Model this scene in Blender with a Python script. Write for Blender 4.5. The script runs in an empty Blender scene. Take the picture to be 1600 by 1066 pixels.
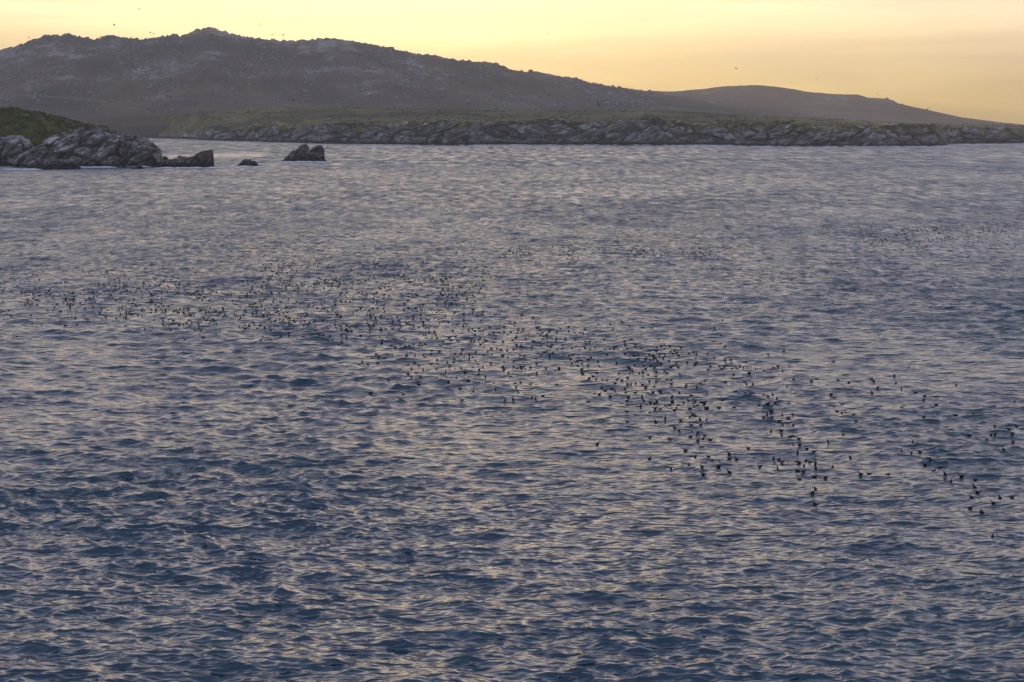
import bpy, bmesh, math, random
import numpy as np
from mathutils import Vector, Matrix
from mathutils.bvhtree import BVHTree

random.seed(7)
RNG = np.random.default_rng(11)
S = bpy.context.scene
COL = S.collection
R = math.radians

# ------------------------------------------------------------------ camera
CAM_H = 23.0            # metres above the sea
FPX = 2800.0            # focal length in pixels of the 1600 px wide photograph
PITCH = math.atan(343.0 / FPX)
cam_data = bpy.data.cameras.new('camera')
cam_data.sensor_width = 36.0
cam_data.lens = 36.0 * FPX / 1600.0
cam_data.clip_start = 0.5
cam_data.clip_end = 40000.0
cam = bpy.data.objects.new('camera', cam_data)
COL.objects.link(cam)
cam.location = (0, 0, CAM_H)
cam.rotation_euler = (math.pi / 2 - PITCH, 0, 0)
S.camera = cam

# ------------------------------------------------------------------ sky, sun, exposure
SUN_AZ, SUN_EL = R(-4.0), R(2.3)       # hidden behind the mountain ridge
world = bpy.data.worlds.new('World')
S.world = world
world.use_nodes = True
wt = world.node_tree
bg = wt.nodes['Background']
sky = wt.nodes.new('ShaderNodeTexSky')
sky.sky_type = 'NISHITA'
sky.sun_disc = False
sky.sun_elevation = SUN_EL
sky.sun_rotation = SUN_AZ
sky.air_density = 0.7
sky.dust_density = 2.6
sky.ozone_density = 1.3
gam = wt.nodes.new('ShaderNodeGamma')
gam.inputs[1].default_value = 0.37
veil = wt.nodes.new('ShaderNodeMix')          # thin even high haze
veil.data_type = 'RGBA'; veil.blend_type = 'ADD'; veil.inputs[0].default_value = 1.0
veil.inputs[7].default_value = (0.05, 0.04, 0.04, 1)
wt.links.new(sky.outputs[0], veil.inputs[6])
wt.links.new(veil.outputs[2], gam.inputs[0])
tint = wt.nodes.new('ShaderNodeMix')
tint.data_type = 'RGBA'; tint.blend_type = 'MULTIPLY'
tint.inputs[0].default_value = 1.0
tint.inputs[7].default_value = (0.69, 0.70, 0.85, 1)
hsv = wt.nodes.new('ShaderNodeHueSaturation')
hsv.inputs['Saturation'].default_value = 1.38
wt.links.new(gam.outputs[0], hsv.inputs['Color'])
wt.links.new(hsv.outputs[0], tint.inputs[6])
# faint high cirrus, the same all round the sky
wtc = wt.nodes.new('ShaderNodeTexCoord')
wmp = wt.nodes.new('ShaderNodeMapping')
wmp.inputs['Scale'].default_value = (3.0, 3.0, 34.0)
wmp.inputs['Rotation'].default_value = (0.03, -0.05, 0.3)
wns = wt.nodes.new('ShaderNodeTexNoise')
wns.inputs['Scale'].default_value = 1.5
wns.inputs['Detail'].default_value = 6.0
wns.inputs['Distortion'].default_value = 0.6
wmr = wt.nodes.new('ShaderNodeMapRange')
wmr.inputs[1].default_value = 0.42; wmr.inputs[2].default_value = 0.72
wmr.inputs[3].default_value = 0.94; wmr.inputs[4].default_value = 1.14
wmul = wt.nodes.new('ShaderNodeMix')
wmul.data_type = 'RGBA'; wmul.blend_type = 'MULTIPLY'; wmul.inputs[0].default_value = 1.0
wt.links.new(wtc.outputs['Generated'], wmp.inputs[0])
wt.links.new(wmp.outputs[0], wns.inputs[0])
wt.links.new(wns.outputs[0], wmr.inputs[0])
wt.links.new(tint.outputs[2], wmul.inputs[6])
wt.links.new(wmr.outputs[0], wmul.inputs[7])
wt.links.new(wmul.outputs[2], bg.inputs[0])
bg.inputs[1].default_value = 0.12

sun_data = bpy.data.lights.new('sun', 'SUN')
sun_data.energy = 0.35
sun_data.angle = R(0.5)
sun_data.color = (1.0, 0.72, 0.42)
sun = bpy.data.objects.new('sun', sun_data)
COL.objects.link(sun)
_d = Vector((math.sin(SUN_AZ) * math.cos(SUN_EL), math.cos(SUN_AZ) * math.cos(SUN_EL), math.sin(SUN_EL)))
sun.rotation_euler = (-_d).to_track_quat('-Z', 'Y').to_euler()

S.view_settings.view_transform = 'Standard'
S.view_settings.look = 'None'
S.view_settings.gamma = 1.0
S.view_settings.use_curve_mapping = False
S.view_settings.exposure = 2.94
S.render.engine = 'CYCLES'
S.cycles.max_bounces = 4
S.cycles.volume_bounces = 0
S.cycles.use_denoising = True

# ------------------------------------------------------------------ helpers
cp, sp = math.cos(PITCH), math.sin(PITCH)
def ray(px, py):
    """direction (arrays welcome) of a pixel of the 1600 x 1066 photograph"""
    dx = (np.asarray(px, float) - 800.0) / FPX
    dy = (533.0 - np.asarray(py, float)) / FPX
    return dx, cp + sp * dy, -sp + cp * dy
def azim(px, py=190.0):
    x, y, z = ray(px, py)
    return np.arctan2(x, y)
def slope(px, py):
    x, y, z = ray(px, py)
    return z / np.hypot(x, y)
def sea_r(px, py):
    return -CAM_H / slope(px, py)
def sea_xy(px, py):
    r = sea_r(px, py); a = azim(px, py)
    return r * np.sin(a), r * np.cos(a)
def z_at(px, py, r):
    return CAM_H + r * slope(px, py)

_PERM = RNG.permutation(512).astype(np.int64)
_PERM = np.concatenate([_PERM, _PERM, _PERM])
_G = RNG.normal(size=(512, 3)); _G /= np.linalg.norm(_G, axis=1)[:, None]
def perlin(x, y, z=0.0):
    x, y, z = np.broadcast_arrays(np.asarray(x, float), np.asarray(y, float), np.asarray(z, float))
    xi = np.floor(x).astype(np.int64); yi = np.floor(y).astype(np.int64); zi = np.floor(z).astype(np.int64)
    xf, yf, zf = x - xi, y - yi, z - zi
    u = xf**3 * (xf * (xf * 6 - 15) + 10); v = yf**3 * (yf * (yf * 6 - 15) + 10); w = zf**3 * (zf * (zf * 6 - 15) + 10)
    out = np.zeros_like(xf)
    for a in (0, 1):
        wa = u if a else 1 - u
        ha = _PERM[(xi + a) & 511]
        for b in (0, 1):
            wb = v if b else 1 - v
            hb = _PERM[ha + ((yi + b) & 511)]
            for c in (0, 1):
                wc = w if c else 1 - w
                g = _G[_PERM[hb + ((zi + c) & 511)] & 511]
                out += wa * wb * wc * (g[..., 0] * (xf - a) + g[..., 1] * (yf - b) + g[..., 2] * (zf - c))
    return out * 1.5
def fbm(x, y, z=0.0, octv=5, gain=0.5, ridged=False):
    s, a, f = 0.0, 1.0, 1.0
    for i in range(octv):
        n = perlin(np.asarray(x) * f + 17.3 * i, np.asarray(y) * f - 9.1 * i, np.asarray(z) * f + 5.7 * i)
        if ridged: n = 0.5 - np.abs(n) * 1.6
        s = s + a * n; a *= gain; f *= 2.03
    return s
def cells(x, y, z):
    """blocky cellular noise: (random value of the nearest cell, distance to its edge)"""
    x, y, z = [np.asarray(v, float) for v in (x, y, z)]
    xi, yi, zi = [np.floor(v).astype(np.int64) for v in (x, y, z)]
    b1 = np.full(x.shape, 9.0); b2 = np.full(x.shape, 9.0); val = np.zeros(x.shape)
    for a in (-1, 0, 1):
        for b in (-1, 0, 1):
            for c in (-1, 0, 1):
                h = _PERM[_PERM[_PERM[(xi + a) & 511] + ((yi + b) & 511)] + ((zi + c) & 511)] & 511
                px = xi + a + 0.5 + 0.45 * _G[h, 0]; py = yi + b + 0.5 + 0.45 * _G[h, 1]; pz = zi + c + 0.5 + 0.45 * _G[h, 2]
                d = (px - x)**2 + (py - y)**2 + (pz - z)**2
                n = d < b1
                b2 = np.where(n, b1, np.minimum(b2, d)); val = np.where(n, h / 511.0, val); b1 = np.where(n, d, b1)
    return val, np.sqrt(b2) - np.sqrt(b1)
def sstep(a, b, x):
    t = np.clip((x - a) / (b - a), 0, 1)
    return t * t * (3 - 2 * t)

def mesh_np(name, verts, quads=None, tris=None, smooth=True):
    me = bpy.data.meshes.new(name)
    verts = np.ascontiguousarray(verts, dtype=np.float32).reshape(-1, 3)
    me.vertices.add(len(verts)); me.vertices.foreach_set('co', verts.ravel())
    loops, tot = [], []
    if quads is not None and len(quads): loops.append(np.asarray(quads, np.int32).ravel()); tot.append(np.full(len(quads), 4, np.int32))
    if tris is not None and len(tris): loops.append(np.asarray(tris, np.int32).ravel()); tot.append(np.full(len(tris), 3, np.int32))
    loops = np.concatenate(loops); tot = np.concatenate(tot)
    start = np.concatenate([[0], np.cumsum(tot)[:-1]]).astype(np.int32)
    me.loops.add(len(loops)); me.loops.foreach_set('vertex_index', loops)
    me.polygons.add(len(tot)); me.polygons.foreach_set('loop_start', start); me.polygons.foreach_set('loop_total', tot)
    me.polygons.foreach_set('use_smooth', np.full(len(tot), smooth, bool))
    me.update(calc_edges=True)
    return me
def grid_quads(nr, nc, off=0, wrap=False):
    i = np.arange(nr - 1)[:, None]; j = np.arange(nc if wrap else nc - 1)[None, :]
    j2 = (j + 1) % nc
    a = i * nc + j; b = i * nc + j2; c = (i + 1) * nc + j2; d = (i + 1) * nc + j
    return (np.stack([a, b, c, d], -1).reshape(-1, 4) + off)
def link(name, me, mat=None, parent=None):
    o = bpy.data.objects.new(name, me); COL.objects.link(o)
    if mat is not None and me is not None and not me.materials: me.materials.append(mat)
    if parent is not None: o.parent = parent
    return o
def tag(o, label=None, cat=None, group=None, kind=None):
    if label: o['label'] = label
    if cat: o['category'] = cat
    if group: o['group'] = group
    if kind: o['kind'] = kind
    return o
def bvh_of(me):
    n = len(me.vertices); co = np.empty(n * 3, np.float32); me.vertices.foreach_get('co', co)
    return BVHTree.FromPolygons([tuple(v) for v in co.reshape(-1, 3).tolist()], [tuple(p.vertices) for p in me.polygons])

# ------------------------------------------------------------------ materials
class NT:
    def __init__(s, name):
        s.m = bpy.data.materials.new(name); s.m.use_nodes = True
        s.t = s.m.node_tree; s.p = s.t.nodes['Principled BSDF']; s.out = s.t.nodes['Material Output']
    def n(s, typ, **kw):
        nd = s.t.nodes.new(typ)
        for k, v in kw.items(): setattr(nd, k, v)
        return nd
    def l(s, a, b): s.t.links.new(a, b)
    def pos(s, scale=(1, 1, 1), rot=(0, 0, 0)):
        g = s.n('ShaderNodeNewGeometry'); m = s.n('ShaderNodeMapping')
        m.inputs['Scale'].default_value = scale; m.inputs['Rotation'].default_value = rot
        s.l(g.outputs['Position'], m.inputs[0]); return m.outputs[0]
    def noise(s, vec, scale, detail=5, rough=0.55, dist=0.0):
        t = s.n('ShaderNodeTexNoise'); s.l(vec, t.inputs['Vector'])
        t.inputs['Scale'].default_value = scale; t.inputs['Detail'].default_value = detail
        t.inputs['Roughness'].default_value = rough; t.inputs['Distortion'].default_value = dist
        return t
    def ramp(s, fac, stops):
        r = s.n('ShaderNodeValToRGB'); s.l(fac, r.inputs[0])
        e = r.color_ramp.elements
        while len(e) < len(stops): e.new(0.5)
        for k, (p, c) in enumerate(stops):
            e[k].position = p; e[k].color = (*c, 1) if len(c) == 3 else c
        return r.outputs[0]
    def rng(s, v, a, b, c, d):
        m = s.n('ShaderNodeMapRange'); s.l(v, m.inputs[0])
        for k, x in enumerate((a, b, c, d)): m.inputs[k + 1].default_value = x
        return m.outputs[0]
    def math(s, op, a, b=None):
        m = s.n('ShaderNodeMath', operation=op)
        for k, v in enumerate((a, b)):
            if v is None: continue
            if isinstance(v, (int, float)): m.inputs[k].default_value = v
            else: s.l(v, m.inputs[k])
        return m.outputs[0]
    def vmath(s, op, a, b=None, scale=None):
        m = s.n('ShaderNodeVectorMath', operation=op)
        for k, v in enumerate((a, b)):
            if v is None: continue
            if isinstance(v, tuple): m.inputs[k].default_value = v
            else: s.l(v, m.inputs[k])
        if scale is not None:
            if isinstance(scale, (int, float)): m.inputs['Scale'].default_value = scale
            else: s.l(scale, m.inputs['Scale'])
        return m.outputs[0]
    def mix(s, fac, a, b, blend='MIX'):
        m = s.n('ShaderNodeMix', data_type='RGBA', blend_type=blend)
        for k, v in ((0, fac), (6, a), (7, b)):
            if isinstance(v, (int, float)): m.inputs[k].default_value = v
            elif isinstance(v, tuple): m.inputs[k].default_value = (*v, 1)
            else: s.l(v, m.inputs[k])
        return m.outputs[2]
    def bump(s, h, strength, dist):
        b = s.n('ShaderNodeBump'); b.inputs['Strength'].default_value = strength; b.inputs['Distance'].default_value = dist
        s.l(h, b.inputs['Height']); s.l(b.outputs[0], s.p.inputs['Normal'])

def rock_material(name, dark, mid, pale, wet=2.2, size=1.0, bump=0.35):
    m = NT(name)
    v = m.pos((1, 1, 2.2), (0, R(24), 0))
    n1 = m.noise(v, 0.10 / size, 8, 0.66, 0.5)
    n2 = m.noise(m.pos(), 0.5 / size, 6, 0.7, 0.5)
    c = m.ramp(n1.outputs[0], [(0.36, dark), (0.50, mid), (0.64, pale)])
    c = m.mix(m.rng(n2.outputs[0], 0.52, 0.72, 0, 0.65), c, tuple(min(1, 1.45 * q) for q in pale))
    g = m.n('ShaderNodeNewGeometry'); sx = m.n('ShaderNodeSeparateXYZ'); m.l(g.outputs['Position'], sx.inputs[0])
    zz = m.math('ADD', sx.outputs[2], m.rng(n2.outputs[0], 0.3, 0.7, -1.3, 1.3))
    c = m.mix(m.rng(zz, wet * 0.55, wet * 1.35, 1, 0), c, (0.022, 0.020, 0.019))   # black tidal band
    m.l(c, m.p.inputs['Base Color']); m.p.inputs['Roughness'].default_value = 0.85
    m.p.inputs['Specular IOR Level'].default_value = 0.3
    m.bump(n2.outputs[0], bump, 0.6 * size)
    return m.m
M_ROCK = rock_material('weathered_rock', (0.036, 0.026, 0.022), (0.18, 0.14, 0.125), (0.52, 0.43, 0.40))
M_SLAB = rock_material('slab_rock', (0.046, 0.035, 0.030), (0.19, 0.15, 0.135), (0.40, 0.33, 0.30), 1.8)
M_SEAROCK = rock_material('wave_washed_rock', (0.030, 0.022, 0.019), (0.10, 0.078, 0.070), (0.26, 0.21, 0.19), 3.0)

def hill_material():
    m = NT('heath_and_scree')
    n1 = m.noise(m.pos((1, 0.6, 1)), 0.006, 8, 0.6)
    n2 = m.noise(m.pos((1, 0.35, 2.0), (0, R(14), 0)), 0.035, 7, 0.72, 0.4)
    n3 = m.noise(m.pos(), 0.09, 5, 0.7)
    c = m.ramp(n1.outputs[0], [(0.36, (0.080, 0.050, 0.036)), (0.5, (0.16, 0.10, 0.070)), (0.64, (0.25, 0.155, 0.11))])
    c = m.mix(m.rng(n3.outputs[0], 0.35, 0.65, 0.0, 0.5), c, (0.045, 0.042, 0.030))
    g = m.n('ShaderNodeNewGeometry'); sx = m.n('ShaderNodeSeparateXYZ'); m.l(g.outputs['Position'], sx.inputs[0])
    up = m.rng(sx.outputs[2], 50, 210, -0.06, 0.11)
    big = m.rng(n1.outputs[0], 0.4, 0.62, -0.09, 0.09)
    rk = m.rng(m.math('ADD', m.math('ADD', n2.outputs[0], up), big), 0.57, 0.70, 0, 0.75)
    c = m.mix(rk, c, (0.44, 0.365, 0.35))
    m.l(c, m.p.inputs['Base Color']); m.p.inputs['Roughness'].default_value = 0.95
    m.p.inputs['Specular IOR Level'].default_value = 0.1
    m.bump(n2.outputs[0], 0.8, 6.0)
    return m.m
M_HILL = hill_material()
def tor_material():
    m = NT('tor_rock')
    n = m.noise(m.pos(), 0.12, 6, 0.65)
    m.l(m.ramp(n.outputs[0], [(0.35, (0.10, 0.08, 0.076)), (0.65, (0.42, 0.36, 0.34))]), m.p.inputs['Base Color'])
    m.p.inputs['Roughness'].default_value = 0.9
    return m.m
M_TOR = tor_material()
def coast_material():
    m = NT('coast_grass_and_rock')
    v = m.pos((1, 1, 2.4), (0, R(24), 0))
    n1 = m.noise(v, 0.045, 9, 0.68, 1.6)
    n2 = m.noise(m.pos(), 0.35, 6, 0.7)
    nb = m.noise(m.pos((0.5, 0.55, 1)), 0.012, 8, 0.66, 0.8)
    ng = m.noise(m.pos((1, 0.5, 1)), 0.05, 6, 0.65)
    rock = m.ramp(n1.outputs[0], [(0.36, (0.030, 0.022, 0.020)), (0.5, (0.18, 0.14, 0.13)), (0.62, (0.52, 0.43, 0.41))])
    rock = m.mix(m.rng(n2.outputs[0], 0.55, 0.75, 0, 0.5), rock, (0.40, 0.33, 0.31))
    grass = m.ramp(nb.outputs[0], [(0.34, (0.022, 0.016, 0.008)), (0.46, (0.100, 0.082, 0.022)), (0.55, (0.20, 0.155, 0.042)), (0.66, (0.28, 0.20, 0.070))])
    grass = m.mix(m.rng(ng.outputs[0], 0.4, 0.7, 0, 0.6), grass, (0.040, 0.030, 0.010))
    at = m.n('ShaderNodeAttribute'); at.attribute_name = 'rocky'
    f = m.math('ADD', at.outputs['Fac'], m.rng(n1.outputs[0], 0.3, 0.7, -0.45, 0.45))
    c = m.mix(m.rng(f, 0.42, 0.58, 0, 1), grass, rock)
    g = m.n('ShaderNodeNewGeometry'); sx = m.n('ShaderNodeSeparateXYZ'); m.l(g.outputs['Position'], sx.inputs[0])
    zz = m.math('ADD', sx.outputs[2], m.rng(n2.outputs[0], 0.3, 0.7, -1.6, 1.6))
    c = m.mix(m.rng(zz, 1.2, 3.4, 1, 0), c, (0.020, 0.018, 0.018))
    m.l(c, m.p.inputs['Base Color']); m.p.inputs['Roughness'].default_value = 0.93
    m.p.inputs['Specular IOR Level'].default_value = 0.15
    m.bump(n2.outputs[0], 0.7, 1.2)
    return m.m
M_COAST = coast_material()
def turf_material(name, a, b, c):
    m = NT(name)
    n = m.noise(m.pos(), 0.22, 6, 0.65)
    m.l(m.ramp(n.outputs[0], [(0.32, a), (0.5, b), (0.68, c)]), m.p.inputs['Base Color'])
    m.p.inputs['Roughness'].default_value = 0.95; m.p.inputs['Specular IOR Level'].default_value = 0.1
    return m.m
M_TURF = turf_material('islet_turf', (0.045, 0.042, 0.012), (0.10, 0.095, 0.024), (0.19, 0.13, 0.042))
M_TUSSAC = turf_material('tussac_blades', (0.075, 0.075, 0.018), (0.17, 0.165, 0.040), (0.30, 0.21, 0.065))
M_PATH = turf_material('dry_pale_grass', (0.20, 0.16, 0.10), (0.25, 0.20, 0.13), (0.30, 0.24, 0.16))
def plain(name, col, rough=0.8, spec=0.3):
    m = NT(name); n = m.noise(m.pos(), 9.0, 3)
    m.l(m.mix(m.rng(n.outputs[0], 0.35, 0.65, 0, 1), tuple(0.75 * c for c in col), col), m.p.inputs['Base Color'])
    m.p.inputs['Roughness'].default_value = rough; m.p.inputs['Specular IOR Level'].default_value = spec
    return m.m
M_BIRD = plain('sooty_plumage', (0.016, 0.013, 0.012), 0.8, 0.2)
M_FOAM = plain('surf_foam', (0.75, 0.75, 0.75), 0.9)

RIP1, RIP2 = 0.42, 0.21
def water_material():
    m = NT('sea_water')
    at = m.n('ShaderNodeAttribute'); at.attribute_name = 'unresolved'      # wave slope too small for the mesh
    ca = m.n('ShaderNodeAttribute'); ca.attribute_name = 'calm'
    v = m.pos((1, 1, 1), (0, 0, R(14)))
    def stretched(sx, sy): return m.pos((sx, sy, 1.0), (0, 0, R(14)))
    half = (0.5, 0.5, 0.5)
    un = at.outputs['Fac']
    far = m.rng(un, 0.10, 0.23, 0.0, 1.0)
    gust = m.noise(stretched(0.8, 0.6), 0.02, 4, 0.6, 0.6)
    gf = m.math('MULTIPLY', m.rng(gust.outputs[0], 0.35, 0.65, 0.78, 1.2), ca.outputs['Fac'])
    # wave groups and far bands of chop, where the mesh is too coarse for them
    s = None
    for vec, scale, det, k, att in [(stretched(0.7, 1.0), 0.55, 2, 1.6, un), (stretched(1.0, 0.55), 0.20, 2, 1.4, un), (stretched(1.0, 0.20), 0.10, 3, 0.35, far)]:
        nz = m.noise(vec, scale, det, 0.6)
        d = m.vmath('SCALE', m.vmath('SUBTRACT', nz.outputs['Color'], half), scale=m.math('MULTIPLY', att, k))
        s = d if s is None else m.vmath('ADD', s, d)
    for name, vec, scale in (('lod_near', stretched(1.0, 0.42), 0.75), ('lod_mid', stretched(1.0, 0.22), 0.34), ('lod_far', stretched(1.0, 0.12), 0.16)):
        la = m.n('ShaderNodeAttribute'); la.attribute_name = name
        nz = m.noise(vec, scale, 3, 0.65)                      # steep faces of unresolved waves running in from seaward
        t = m.math('MULTIPLY', m.rng(nz.outputs[0], 0.32, 0.68, -0.04, 0.50), la.outputs['Fac'])
        cv = m.n('ShaderNodeCombineXYZ'); m.l(m.math('MULTIPLY', t, -1.0), cv.inputs[1])
        s = m.vmath('ADD', s, cv.outputs[0])
    s = m.vmath('MULTIPLY', m.vmath('SCALE', s, scale=gf), (0.75, 1.0, 0.0))
    g = m.n('ShaderNodeNewGeometry')
    base = m.vmath('NORMALIZE', m.vmath('ADD', g.outputs['Normal'], s))
    # short sharp-crested wavelets as height, metres
    def ridges(vec, scale, det):
        t = m.n('ShaderNodeTexNoise', noise_type='RIDGED_MULTIFRACTAL', normalize=True)
        m.l(vec, t.inputs['Vector']); t.inputs['Scale'].default_value = scale; t.inputs['Detail'].default_value = det
        t.inputs['Roughness'].default_value = 0.55; t.inputs['Lacunarity'].default_value = 2.1
        t.inputs['Distortion'].default_value = 0.25
        return t.outputs[0]
    def turned(sx, sy, a):
        return m.pos((sx, sy, 1.0), (0, 0, R(a)))
    h1 = ridges(turned(0.5, 1.4, 8), 0.82, 2.0)
    h2 = ridges(turned(0.55, 1.35, -14), 2.0, 2.0)
    h = m.math('ADD', m.math('MULTIPLY', h1, RIP1), m.math('MULTIPLY', h2, RIP2))
    h = m.math('MULTIPLY', h, gf)
    b = m.n('ShaderNodeBump'); b.inputs['Strength'].default_value = 1.0; b.inputs['Distance'].default_value = 1.0
    b.inputs['Filter Width'].default_value = 0.4
    m.l(h, b.inputs['Height']); m.l(base, b.inputs['Normal'])
    m.l(b.outputs[0], m.p.inputs['Normal'])
    patch = m.noise(stretched(1.0, 0.35), 0.13, 4, 0.7)
    rf = m.math('MULTIPLY', un, m.rng(patch.outputs[0], 0.35, 0.65, 0.35, 1.35))
    r = m.math('MULTIPLY', m.math('POWER', m.math('ADD', m.math('MULTIPLY', rf, 0.28), 0.014), 0.5), m.rng(gf, 0.5, 1.0, 0.75, 1.0))
    m.l(m.math('MINIMUM', r, 0.55), m.p.inputs['Roughness'])
    m.p.inputs['Base Color'].default_value = (0.001, 0.030, 0.056, 1)
    m.p.inputs['IOR'].default_value = 1.6
    return m.m
M_SEA = water_material()

# ------------------------------------------------------------------ the sea: wind waves from a directional spectrum
def spectrum_tile(N, L, lam_lo, lam_hi, peak, seed, theta, spread):
    rng = np.random.default_rng(seed)
    k1 = 2 * np.pi * np.fft.fftfreq(N, L / N)
    kx, ky = np.meshgrid(k1, k1, indexing='ij')
    k = np.hypot(kx, ky); k[0, 0] = 1e-6
    kp = 2 * np.pi / peak
    cosd = (kx * math.cos(theta) + ky * math.sin(theta)) / k
    psi = k**-3.8 * np.exp(-1.1 * (kp / k)**2) * (0.06 + np.abs(np.clip(cosd, 0, 1))**spread)
    lam = 2 * np.pi / k
    psi = psi * (lam >= lam_lo) * (lam < lam_hi); psi[0, 0] = 0
    hh = (rng.normal(size=(N, N)) + 1j * rng.normal(size=(N, N))) * np.sqrt(psi)
    return hh, kx, ky, k, lam
BANDS = []
def add_bands(N, L, edges, slopes, peak, seed, theta, spread):
    hh, kx, ky, k, lam = spectrum_tile(N, L, edges[0], edges[-1], peak, seed, theta, spread)
    for lo, hi, rms in zip(edges[:-1], edges[1:], slopes):
        b = hh * ((lam >= lo) & (lam < hi))
        b = b * (rms / math.sqrt(np.fft.ifft2(1j * kx * b).real.var() + np.fft.ifft2(1j * ky * b).real.var()))
        h = np.fft.ifft2(b).real; dx = np.fft.ifft2(1j * kx / k * b).real; dy = np.fft.ifft2(1j * ky / k * b).real
        BANDS.append((N, L, math.sqrt(lo * min(hi, 40)), np.stack([h, dx, dy], -1).astype(np.float32), rms))
TH = R(-100.0)
add_bands(1024, 113.0, [0.33, 0.6, 1.2, 2.4, 4.8, 34.0], [0.14, 0.155, 0.135, 0.085, 0.070], 6.0, 3, TH, 7.0)
DTH = R(0.0145)
def row_spacing(r): return r * r / CAM_H * DTH
def lookup(f, N, L, x, y):
    u = (x / L * N) % N; v = (y / L * N) % N
    i = np.floor(u).astype(np.int32); j = np.floor(v).astype(np.int32)
    a = (u - i)[..., None].astype(np.float32); b = (v - j)[..., None].astype(np.float32)
    i %= N; j %= N
    i2 = (i + 1) % N; j2 = (j + 1) % N
    return (f[i, j] * (1 - a) + f[i2, j] * a) * (1 - b) + (f[i, j2] * (1 - a) + f[i2, j2] * a) * b
CALM = []
def calm_at(x, y):
    c = np.ones_like(x)
    for (cx, cy, rx, ry, depth) in CALM:
        d = np.hypot((x - cx) / rx, (y - cy) / ry)
        c = np.minimum(c, 1 - depth * (1 - sstep(0.45, 1.15, d)))
    return c
_cx, _cy = sea_xy(345.0, 243.0)
CALM.append((_cx, _cy, 42.0, 130.0, 0.42))
def sea_offset(x, y):
    """wave displacement (dx, dy, h) and left-over rms slope at world x, y"""
    r = np.hypot(x, y)
    dr = row_spacing(np.minimum(r, 4000))
    gust = np.clip(1.0 + 0.65 * fbm(x / 30.0, y / 60.0, 0.3, 3), 0.65, 1.4) * calm_at(x, y)
    out = np.zeros(x.shape + (3,), np.float32); left = np.zeros_like(x)
    for N, L, lam, f, sl in BANDS:
        w = sstep(1.8, 3.6, lam / np.maximum(dr, r * R(36.4 / 830)))
        g = gust if lam < 4 else 0.5 + 0.5 * gust
        ca = w * g
        m = w > 0
        if m.any(): out[m] += lookup(f, N, L, x[m], y[m]) * ca[m][..., None].astype(np.float32)
        left += (sl * g)**2 * (1 - w * w)
    return out, np.sqrt(left)
CHOP = 1.15
def sea_point(x, y):
    x = np.asarray(x, float); y = np.asarray(y, float)
    x0, y0 = x.copy(), y.copy()
    for _ in range(4):
        o, _l = sea_offset(x0, y0)
        x0 = x - CHOP * o[..., 1]; y0 = y - CHOP * o[..., 2]
    return sea_offset(x0, y0)[0][..., 0]

def build_sea():
    nc = 830
    az = np.radians(np.linspace(-18.2, 18.2, nc))
    th = np.arange(R(18.6), R(0.47), -DTH)
    r = CAM_H / np.tan(th)
    nr = len(r)
    A, Rr = np.meshgrid(az, r)
    X = Rr * np.sin(A); Y = Rr * np.cos(A)
    off, left = sea_offset(X, Y)
    V = np.stack([X + CHOP * off[..., 1], Y + CHOP * off[..., 2], off[..., 0]], -1).reshape(-1, 3)
    Q = grid_quads(nr, nc)
    # coarse surround: a plain sheet on both sides, under the camera and out past the land
    ring_r = np.concatenate([[2.0, 30.0], r[::max(1, nr // 40)], [r[-1], 4200.0, 5400.0, 6500.0]])
    ring_r = np.unique(np.round(ring_r, 4))
    extraV, extraQ, extraL = [], [], []
    off0 = len(V)
    def patch(a0, a1, na, rr):
        nonlocal off0
        aa = np.linspace(a0, a1, na)
        A2, R2 = np.meshgrid(aa, rr)
        v = np.stack([R2 * np.sin(A2), R2 * np.cos(A2), np.zeros_like(A2)], -1).reshape(-1, 3)
        extraV.append(v); extraQ.append(grid_quads(len(rr), na, off0)); off0 += len(v)
    patch(az[-1], 2 * math.pi + az[0], 120, ring_r)
    patch(az[0], az[-1], 40, np.array([2.0, 30.0, r[0]]))
    patch(az[0], az[-1], 200, np.array([r[-1], 4200.0, 5400.0, 6500.0]))
    Vall = np.concatenate([V] + extraV); Qall = np.concatenate([Q] + extraQ)
    me = mesh_np('water', Vall, Qall[:, ::-1])
    ext = Vall[len(V):]
    at = me.attributes.new('unresolved', 'FLOAT', 'POINT')
    at.data.foreach_set('value', np.concatenate([left.ravel(), np.full(len(ext), 0.2)]).astype(np.float32))
    ac = me.attributes.new('calm', 'FLOAT', 'POINT')
    ac.data.foreach_set('value', np.concatenate([calm_at(X, Y).ravel(), np.ones(len(ext))]).astype(np.float32))
    lods = dict(lod_near=sstep(130, 260, Rr) * (1 - sstep(350, 600, Rr)), lod_mid=sstep(330, 560, Rr) * (1 - sstep(800, 1200, Rr)), lod_far=sstep(750, 1150, Rr))
    for k, wgt in lods.items():
        al = me.attributes.new(k, 'FLOAT', 'POINT')
        al.data.foreach_set('value', np.concatenate([wgt.ravel(), np.full(len(ext), 0.5)]).astype(np.float32))
    o = link('water', me, M_SEA)
    tag(o, 'choppy blue sea with cream sunset reflections', kind='structure')
build_sea()

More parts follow.
